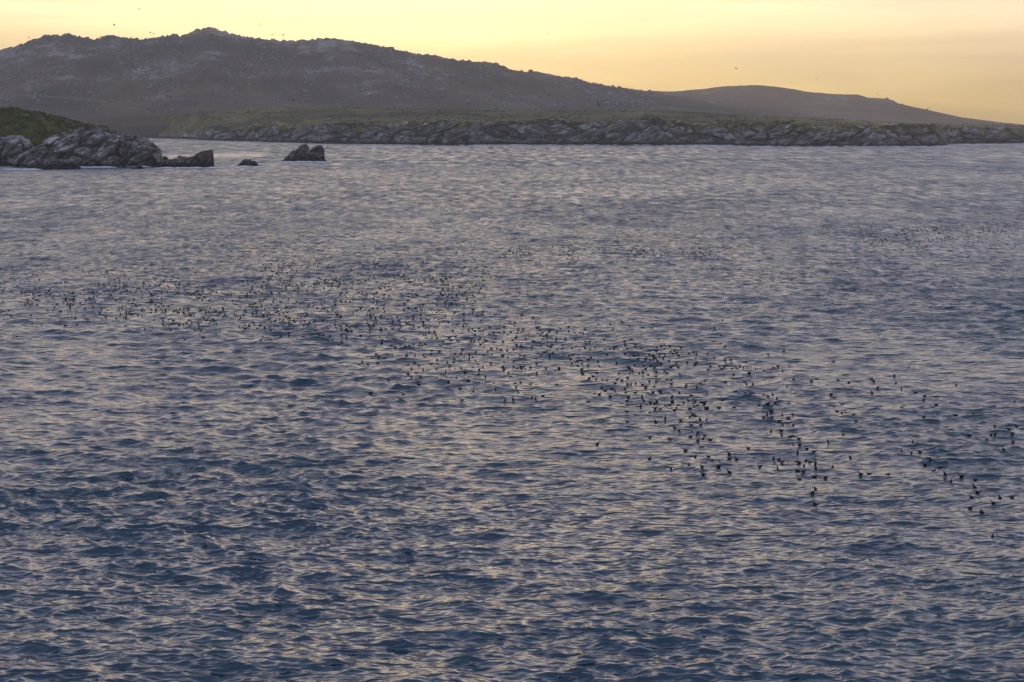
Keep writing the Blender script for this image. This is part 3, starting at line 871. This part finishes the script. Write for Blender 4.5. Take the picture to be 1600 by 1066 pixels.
# positions read off the photograph, in pixels of enlarged cut-outs: (x0, y0, scale, points)
SEEN = [
 (900, 540, 4.706, [(20,42),(280,38),(312,32),(278,14),(360,60),(500,16),(625,5),(590,50),(540,64),(565,70),(712,66),(740,60),(755,75),(865,52),(830,62),(650,70),
  (228,62),(212,44),(110,86),(64,96),(88,108),(12,90),(28,110),(14,150),(88,150),(44,176),(50,214),(300,124),(378,158),(438,148),(512,112),(550,132),(585,106),(605,100),(640,102),(628,90),(625,130),(660,142),(684,120),(712,98),(738,130),(698,150),(752,162),(875,136),
  (1016,98),(962,112),(1138,108),(1104,132),(1248,122),(1278,160),(1054,160),(1072,184),(1146,170),(1182,168),(1232,182),(1320,176),(1158,214),(1150,246),(1276,212),(1278,234),(1240,264),
  (154,196),(126,230),(90,256),(98,240),(146,248),(196,252),(314,204),(398,180),(396,206),(464,202),(512,180),(518,172),(530,216),(590,196),(696,178),(668,206),(764,222),(378,242),(300,250),(338,262),(540,268),(604,264),(612,254),(668,248),(698,256),(946,260),(916,282),(1102,278),
  (192,308),(214,326),(268,314),(288,296),(288,340),(380,296),(404,296),(438,288),(360,316),(436,346),(488,290),(512,312),(574,302),(524,356),(566,346),(612,326),(620,344),(704,294),(760,344),(770,334),(808,306),(888,318),(846,376),(836,370),(962,360),
  (136,356),(172,376),(92,410),(252,384),(338,418),(366,350),(384,382),(374,400),(486,384),(500,404),(546,412),(594,408),(576,414),(704,384),(710,414),(690,424),(792,416),(826,398),(878,404),(920,410),(894,436),(940,434),(1080,412),
  (244,450),(378,446),(476,454),(520,432),(660,444),(756,434),(738,468),(722,488),(620,478),(582,474),(540,500),(372,486),(838,474),(868,456),(952,474),(966,472),(1052,468),(1162,466),(656,534),(588,550),(378,568),(766,548),(836,524),(858,512),(882,518),(880,568),(960,554),
  (848,606),(918,604),(896,640),(850,634),(726,620),(758,632),(842,664),(948,654),(934,682),(896,716),(988,704),(690,704),(542,676),(158,740),(926,748),(804,778),(876,822),(974,820),(996,852),(1056,854),(1048,894),(830,884),(928,906),(698,906),(936,958),(540,840),(1128,828),(1126,802),(1182,826),(1266,776),(1354,896),(1130,940),
  (1254,294),(1300,298),(1302,338),(1172,332),(1244,330),(1238,352),(1228,360),(1278,378),(1212,402),(1378,362),(1446,354),(1412,382),(1478,394),(1346,414),(1348,434),(1384,446),(1410,428),(1468,426),(1436,452),(1438,482),(1406,500),(1406,526),(1378,546),(1440,546),(1568,432),(1516,516),(1568,550),(1494,568),(1522,582)]),
 (560, 450, 4.706, [(44,110),(94,108),(16,142),(190,130),(104,162),(90,190),(184,152),(286,98),(360,86),(372,96),(450,92),(432,60),(322,62),(390,84),(476,126),(514,98),(586,104),(646,104),(682,116),(696,120),(582,130),(748,138),(778,140),(844,160),(706,196),(640,208),(544,192),(576,186),(590,232),(604,166),(486,166),(416,152),(334,160),(402,206),(460,238),(402,240),(500,230),(516,240),(560,222),(660,252),(688,238),(730,268),(776,242),(882,218),(902,244),(770,286),(786,258),(836,186),(780,190),
  (90,226),(64,242),(196,222),(214,228),(254,240),(286,208),(310,226),(254,250),(156,254),(128,234),(66,266),(104,284),(166,292),(202,294),(254,304),(288,316),(172,326),(84,306),(130,308),(374,266),(492,304),(560,290),(628,300),(692,322),(810,308),(838,300),(858,312),(894,316),(884,274),(966,290),(1000,276),(1020,304),(1040,294),(1212,308),(1312,300),(1330,294),(1292,218),(1410,310),(1546,314),(1592,328),
  (112,372),(156,358),(206,378),(224,344),(320,376),(280,382),(304,408),(234,414),(240,434),(124,426),(54,440),(172,404),(270,448),(376,438),(404,410),(448,440),(468,426),(492,406),(540,378),(500,350),(500,374),(570,350),(622,398),(664,372),(740,388),(818,402),(856,356),(896,366),(930,374),(966,354),(926,394),(948,402),(990,406),(1010,370),(1038,334),(1070,328),(1096,352),(1064,394),(1096,428),(1160,362),(1318,336),(1364,360),(1456,374),(1458,334),(1522,382),(1596,384),
  (38,470),(100,518),(150,510),(192,518),(130,482),(248,488),(354,494),(416,498),(478,488),(542,494),(598,474),(604,420),(676,466),(710,430),(710,484),(716,502),(706,526),(698,542),(764,456),(812,440),(816,490),(774,508),(844,514),(876,466),(952,478),(980,492),(982,516),(898,420),(978,448),(1044,452),(1142,456),(1062,504),(1070,542),(1502,416),(1388,430),(1338,420),(1462,456),
  (30,542),(60,548),(70,572),(6,564),(142,544),(364,560),(412,546),(446,572),(390,602),(424,624),(474,608),(368,640),(310,650),(388,670),(222,682),(534,558),(580,534),(582,566),(574,596),(654,548),(670,582),(642,618),(710,606),(756,596),(786,624),(840,592),(810,554),(862,536),(880,556),(916,586),(974,560),(1064,582),(1070,614),(1104,630),(1118,654),(1140,580),(1144,538),(1190,570),(1212,552),(1228,592),(1266,578),(1218,512),(1306,518),(1502,518),(1472,590),(1380,594),(1596,550),
  (608,634),(626,634),(648,662),(660,692),(572,674),(484,668),(456,674),(444,700),(446,712),(718,672),(806,690),(814,662),(856,660),(882,636),(934,648),(886,696),(964,684),(940,716),(996,714),(1010,742),(1004,768),(1046,758),(750,746),(846,758),(1160,736),(1152,708),(1194,700),(1262,714),(1272,692),(1256,650),(1310,638),(1328,768),(1456,706),(1180,780),(1138,818),(1078,824),(1276,812),(1304,818),(1356,802),(90,770),(330,774)]),
 (1180, 640, 3.81, [(96,10),(160,36),(70,20),(72,46),(46,60),(98,60),(142,76),(164,92),(204,66),(226,102),(158,124),(96,136),(160,156),(208,168),(228,162),(260,178),(224,210),(264,224),(308,240),(252,264),(350,264),(110,284),(140,292),(158,302),(162,318),(250,302),(262,316),(302,296),(328,312),(360,318),(290,334),(30,344),(134,360),(252,372),(286,382),(264,418),(352,400),(360,362),(418,410),(460,350),(434,200),(566,286),
  (360,484),(340,510),(356,550),(488,8),(518,30),(586,46),(600,70),(656,28),(628,396),(678,386),(790,384),(876,246),(938,202),(930,268),(982,256),(1004,52),(1078,38),(1136,108),(1192,28),(1300,28),(1268,136),(1380,180),(1424,100),(1426,160),(1508,128),(1532,156),(1556,90),(1536,196),(1480,244),
  (1030,304),(1044,314),(1010,330),(1102,338),(1062,376),(1132,394),(1166,420),(1228,404),(1312,416),(1306,464),(1324,486),(1288,530),(1280,590),(1350,606),(1350,622),(1418,564),(1458,532),(1528,520),(1412,754)]),
 (1200, 480, 4.0, [(272,468),(304,450),(662,468),(800,476),(686,508),(832,512),(920,536),(978,564),(536,550),(394,558),(416,570),(464,610),(434,644),(464,670),(134,606),(44,600),(30,542),(56,574),(34,380)]),
]
pts = []
for x0, y0, sc, lst in SEEN:
    pts += [(x0 + x / sc, y0 + y / sc) for x, y in lst]
near, used = [], set()
for p in sorted(pts, key=lambda q: -q[1]):
    if all(abs(p[0] - q[0]) > 2.2 or abs(p[1] - q[1]) > 2.2 for q in near): near.append(p)
INDIV = near[:300]
FAR = near[300:]
_br = random.Random(21)
def scatter(n, x0, x1, y_of, spread, clump=0.25):
    k = 0
    while k < n:
        x = _br.uniform(x0, x1); y = y_of(x) + _br.gauss(0, spread)
        if float(perlin(x / 38.0, y / 13.0, 8.0)) < _br.uniform(-0.45, 0.25): continue
        FAR.append((x, y)); k += 1
scatter(600, -10, 545, lambda x: 462 + 0.075 * x, 19)
scatter(250, 120, 545, lambda x: 440 + 0.02 * x, 12)
scatter(360, 400, 770, lambda x: 428 + 0.02 * (x - 400), 17)
scatter(110, 560, 760, lambda x: 462, 16)
scatter(260, 780, 1150, lambda x: 396, 8)
scatter(320, 1340, 1610, lambda x: 372 - 0.05 * (x - 1340), 11)
scatter(130, 540, 1250, lambda x: 480 + 0.13 * (x - 540), 22)
scatter(26, 1000, 1600, lambda x: 610, 30)
scatter(150, 520, 1060, lambda x: 500 + 0.16 * (x - 520), 20)
scatter(90, 300, 1000, lambda x: 470 + 0.09 * (x - 300), 22)

# the rest of the raft, too far off and too many to tell apart
def build_raft():
    V, Q, T, off = [], [], [], 0
    P = np.array(FAR); x, y = sea_xy(P[:, 0], P[:, 1]); z = sea_point(x, y)
    for k in range(len(P)):
        me, v, q, t = FLOAT[_br.randrange(3)]
        s = _br.uniform(0.78, 0.98)
        vv = (v * s) @ rot_matrix(0, 0, _br.uniform(0, 6.283)).T + np.array([x[k], y[k], z[k]])
        V.append(vv); Q.append(q + off); T.append(t + off); off += len(v)
    o = link('seabird_raft', mesh_np('seabird_raft', np.concatenate(V), np.concatenate(Q), np.concatenate(T)), M_BIRD)
    tag(o, 'dense far raft of tiny dark seabirds spread across the water', kind='stuff')
build_raft()

# the nearest 300 birds, each one a thing
SPECIAL = {}
def special(px, py, label): SPECIAL[min(range(300), key=lambda i: (INDIV[i][0] - px)**2 + (INDIV[i][1] - py)**2)] = label
special(1550.6, 837.9, 'lone floating dark seabird nearest the lower right corner')
special(1387, 740.8, 'side-on floating dark seabird alone on a bright patch, lower right')
special(1273.4, 784.4, 'lowest of three dark seabirds floating one above another, right of centre')
special(1269.2, 773.9, 'middle one of three dark seabirds floating one above another, right of centre')
special(1274.5, 767, 'topmost of three dark seabirds floating one above another, right of centre')
special(1534.3, 799, 'dark seabird floating in the trough of the big dark wave, right')
special(1516, 794.9, 'dark seabird floating left of the big dark wave, lower right')
special(1581, 776.5, 'side-on dark seabird floating at the right edge, above the big dark wave')
special(1099, 743.6, 'lowest dark seabird of the central flock, on a bright patch')
special(1014.7, 718.5, 'side-on dark seabird floating alone left of the central flock tip')
special(933.6, 697.2, 'solitary side-on dark seabird floating below the middle of the flock')
special(579, 613.6, 'solitary dark seabird floating at the lower left edge of the flock')
special(1568.4, 704, 'dark seabird floating alone near the right edge, middle of the height')
special(1426, 693, 'dark seabird floating alone on a wave crest, right')
special(1328.5, 715, 'dark seabird floating alone between central flock and right-hand flock')
special(1293.9, 692.5, 'dark seabird floating just right of the central column of birds')
special(1344.8, 744, 'left of two dark seabirds floating side by side, lower right')
special(1358, 741.3, 'right of two dark seabirds floating side by side, lower right')
P = np.array(INDIV); bx, by = sea_xy(P[:, 0], P[:, 1]); bz = sea_point(bx, by)
def cluster(x, y):
    if x > 1290: return 'upper loose right-hand group' if y < 690 else 'lower loose right-hand group'
    if y > 640: return 'left branch of the nearest string' if x < 1120 else 'right branch of the nearest string'
    if x > 1120: return 'right end of the flock'
    if x > 880: return 'thick middle of the flock, upper side' if y < 600 else 'thick middle of the flock, lower side'
    return 'near edge left of centre' if x < 720 else 'near edge at the centre'
ORD = ['first', 'second', 'third', 'fourth', 'fifth', 'sixth', 'seventh', 'eighth', 'ninth', 'tenth', 'eleventh', 'twelfth', 'thirteenth', 'fourteenth', 'fifteenth', 'sixteenth', 'seventeenth', 'eighteenth', 'nineteenth']
ORD += ['twentieth'] + ['twenty-' + q for q in ORD[:9]] + ['thirtieth'] + ['thirty-' + q for q in ORD[:9]]
birds = []
for k, (px, py) in enumerate(INDIV):
    o = bpy.data.objects.new('seabird', FLOAT[_br.randrange(3)][0]); COL.objects.link(o)
    o.location = (bx[k], by[k], bz[k] + 0.005)
    head = _br.choice([_br.uniform(-0.7, 0.7) + 1.57, _br.uniform(0, 6.283), _br.uniform(-0.4, 0.4), math.pi + _br.uniform(-0.4, 0.4)])
    if 'side-on' in SPECIAL.get(k, ''): head = _br.choice([0.1, math.pi - 0.1])
    s = _br.uniform(0.82, 1.02)
    o.rotation_euler = (_br.uniform(-0.1, 0.1), _br.uniform(-0.1, 0.1), head); o.scale = (s, s, s)
    q = math.degrees(head) % 360
    look = 'facing right' if q < 45 or q > 315 else 'facing away' if q < 135 else 'facing left' if q < 225 else 'facing us'
    tag(o, SPECIAL.get(k), 'seabird', 'seabirds floating in the ' + cluster(px, py))
    birds.append((k, px, py, look, cluster(px, py), o))
for key in sorted({(b[4], b[3]) for b in birds}):
    row = sorted((b for b in birds if (b[4], b[3]) == key and b[0] not in SPECIAL), key=lambda b: b[1])
    for n, b in enumerate(row):
        b[5]['label'] = '%s from left of dark seabirds %s, %s' % (ORD[n], key[1], key[0])

# birds on the wing
def flying_mesh(dihedral, droop):
    V, Q, T = loft([(-0.23, 0.0, 0.028, 0.004), (-0.17, 0.0, 0.026, 0.018), (-0.08, 0.0, 0.044, 0.040), (0.03, 0.0, 0.055, 0.050), (0.11, 0.004, 0.042, 0.040), (0.155, 0.010, 0.030, 0.030), (0.195, 0.010, 0.022, 0.023), (0.222, 0.004, 0.009, 0.009), (0.25, -0.004, 0.004, 0.004)])
    V = [tuple(q) for q in V]; Q = [tuple(q) for q in Q]
    for s in (-1, 1):                                       # long narrow wings, bent back at the wrist
        base = len(V)
        st = [(0.03, 0.10, -0.055, 0.016), (0.16, 0.115, -0.035, 0.013), (0.26, 0.120, -0.012, 0.010), (0.38, 0.070, -0.030, 0.007), (0.48, 0.000, -0.055, 0.004), (0.535, -0.060, -0.075, 0.002)]
        for (d, lead, trail, th) in st:
            z = 0.02 + dihedral * min(d, 0.26) + droop * max(0, d - 0.26)
            V += [(lead, s * d, z), ((lead + trail) / 2, s * d, z + th), (trail, s * d, z), ((lead + trail) / 2, s * d, z - th * 0.6)]
        for i in range(len(st) - 1):
            for k in range(4):
                a = base + 4 * i + k; b = base + 4 * i + (k + 1) % 4
                Q.append((a, b, b + 4, a + 4) if s > 0 else (b, a, a + 4, b + 4))
        e = base + 4 * (len(st) - 1); Q.append((e, e + 1, e + 2, e + 3))
    me = mesh_np('seabird', np.array(V), np.array(Q), T); me.materials.append(M_BIRD)
    return me
FLY = [flying_mesh(0.45, -0.35), flying_mesh(0.1, -0.1), flying_mesh(-0.25, -0.45), flying_mesh(0.7, 0.35)]
# px, py, apparent span in pixels, mesh, heading, bank, label
WING = [
 (217, 14.5, 6, 0, 1.6, 0.2, 'largest dark bird flying in the sky above the left ridge'),
 (178, 39, 4, 1, 0.3, 0.5, 'small bird flying low over the left ridge dip'),
 (234.5, 51, 3.4, 1, 0.4, 0.4, 'left of a close pair of tiny birds above the ridge'),
 (240, 53, 3.4, 1, 0.2, 0.3, 'right of a close pair of tiny birds above the ridge'),
 (45, 59, 3, 1, 0.2, 0.3, 'faint tiny bird above the far left end of the ridge'),
 (407, 38.5, 3.4, 0, 1.2, 0.2, 'tiny bird alone in the sky right of the summit'),
 (425, 54.5, 4, 1, 0.1, 0.15, 'left one of two tiny birds skimming the ridge right of the summit'),
 (442, 55.2, 3.6, 0, 0.3, 0.3, 'right one of two tiny birds skimming the ridge right of the summit'),
 (458, 156, 4, 1, 0.4, 0.5, 'dark bird flying in front of the mountain foot, left of centre'),
 (855, 53, 3.2, 1, 0.2, 0.2, 'tiny bird alone in the middle of the sky'),
 (935, 163.5, 4, 1, 0.5, 1.1, 'dark bird flying before the hill foot, right of centre'),
 (1150, 107.5, 3.6, 0, 0.4, 0.4, 'tiny bird in the sky above the far low hill'),
 (1276, 124, 2.6, 1, 0.2, 0.2, 'faintest tiny bird above the right part of the far low hill'),
 (1371.5, 147, 3, 1, 0.2, 0.2, 'tiny bird just above the rock knob of the far low hill'),
 (1448.5, 171, 4.4, 1, 0.5, -0.5, 'bird skimming the falling right flank of the far low hill'),
 (98, 291.5, 9, 2, 1.5, 0.1, 'bird with drooped wings flying over the water below the islet'),
 (289, 293, 8, 1, 1.3, 1.2, 'banking bird flying over the water below the long low rock'),
 (162, 330, 6, 1, 0.8, 0.7, 'bird flying low over the pale water, below and right of the drooped-wing bird'),
 (66, 356, 9, 1, 0.9, 0.7, 'banking bird flying over pale water near the left edge'),
 (230, 353, 7, 1, 1.3, 1.0, 'bird banking steeply over pale water, left'),
 (365, 315, 4, 0, 1.2, 0.3, 'small dark bird over grey water below the small humped rock'),
 (173.5, 395, 7, 1, 1.4, 1.2, 'bird flying wing-up just above the left part of the raft'),
 (271.6, 396, 9, 3, 1.2, 0.4, 'bird with raised wings flying just above the left raft'),
 (140, 412, 8, 1, 0.4, -0.3, 'bird gliding level above the left end of the raft'),
 (467, 284, 4, 1, 1.2, 1.0, 'left of two small birds flying below the twin-peaked rock'),
 (475.5, 283, 5, 1, 1.2, 1.1, 'right of two small birds flying below the twin-peaked rock'),
 (884, 270.5, 7, 1, 1.2, -0.9, 'banking bird over far grey water, right of centre'),
 (833, 281, 4, 1, 1.2, 1.2, 'small dark bird over far grey water near the picture middle'),
 (846, 333, 9, 1, 1.4, 1.3, 'bird flying wing-up over grey water near the picture middle'),
 (856, 457, 9, 1, 1.3, -1.2, 'bird banking over open water right of the raft middle'),
 (905, 476, 8, 2, 1.0, 0.3, 'bird gliding low over open water right of the raft middle'),
 (1187.6, 432, 8, 3, 0.9, 0.5, 'leftmost of the birds flying over the right-hand water'),
 (1226.6, 234, 4, 0, 0.6, 0.3, 'small dark bird flying close under the right-hand cliffs'),
 (1473.6, 282, 6, 1, 0.8, -0.6, 'bird flying over far blue water near the right'),
 (1369, 301, 5, 3, 0.8, 0.4, 'small bird flying over far blue water, right'),
 (1371, 363, 8, 3, 1.1, 0.5, 'bird with raised wings at the left end of the far right raft'),
 (1408, 377, 8, 2, 0.3, 0.2, 'bird gliding under the far right raft'),
 (1425, 384.5, 10, 1, 1.0, -0.8, 'bird banking just below the far right raft'),
 (1392, 408.6, 8, 1, 1.2, -1.1, 'bird flying wing-up below the far right raft'),
 (1265, 419, 7, 1, 1.0, -0.9, 'topmost of a small group flying over the right-hand water'),
 (1256, 427, 6, 3, 0.9, 0.3, 'small bird in the middle of the group flying over the right-hand water'),
 (1237, 427.6, 8, 1, 0.9, -0.8, 'banking bird at the left of the group over the right-hand water'),
 (1291.7, 427.6, 12, 1, 1.5, 1.5, 'bird with wings held straight up and down, right of centre'),
 (1217, 492, 9, 1, 1.5, 1.4, 'bird flying wing-up over water above the right end of the flock'),
 (1453, 481, 8, 1, 0.9, -0.7, 'lone bird flying over the blue water at right'),
 (1586, 384.5, 10, 3, 1.0, 0.6, 'bird with raised wings beside the far right raft, at the edge'),
 (1419.5, 575, 14, 1, 1.0, -0.9, 'left of two birds flying together over the right-hand water'),
 (1428.5, 577, 14, 1, 1.2, -1.1, 'right of two birds flying together over the right-hand water'),
 (1595, 517.5, 12, 1, 0.9, 0.6, 'bird flying over the water at the very right edge'),
 (1114.6, 585, 15, 0, 1.5, 0.1, 'bird with spread wings flying above the thick right half of the flock'),
 (653.5, 505.5, 10, 3, 1.5, 0.1, 'bird taking off with raised wings in the middle of the flock'),
 (851, 551, 8, 1, 0.8, -0.6, 'bird skimming the water at the right side of the flock middle'),
]
for px, py, span, mi, head, bank, lab in WING:
    r = FPX * (0.95 if py > 215 else 0.42) / span
    if py > 215: r = min(r, 0.9 * float(sea_r(px, py)))
    o = bpy.data.objects.new('flying_seabird', FLY[mi]); COL.objects.link(o)
    a = float(azim(px, py))
    o.location = (r * math.sin(a), r * math.cos(a), float(z_at(px, py, r)))
    o.rotation_euler = (bank, 0, head)
    tag(o, lab, 'seabird', 'seabirds on the wing')

# ------------------------------------------------------------------ evening haze between the camera and the hills
def build_haze():
    x0, x1, y0, y1, z0, z1 = -6700, 6700, -6700, 6700, -6.0, 258.0
    v = [(x, y, z) for z in (z0, z1) for y in (y0, y1) for x in (x0, x1)]
    q = [(0, 2, 3, 1), (4, 5, 7, 6), (0, 1, 5, 4), (2, 6, 7, 3), (0, 4, 6, 2), (1, 3, 7, 5)]
    me = mesh_np('haze', np.array(v, float), np.array(q), smooth=False)
    m = bpy.data.materials.new('evening_haze'); m.use_nodes = True
    t = m.node_tree; t.nodes.remove(t.nodes['Principled BSDF'])
    pv = t.nodes.new('ShaderNodeVolumePrincipled')
    pv.inputs['Color'].default_value = (0.66, 0.60, 0.54, 1)
    pv.inputs['Density'].default_value = 0.00015
    pv.inputs['Anisotropy'].default_value = 0.2
    t.links.new(pv.outputs[0], t.nodes['Material Output'].inputs['Volume'])
    o = link('haze', me, m); tag(o, 'thin purple grey evening haze over the bay', kind='stuff')
build_haze()
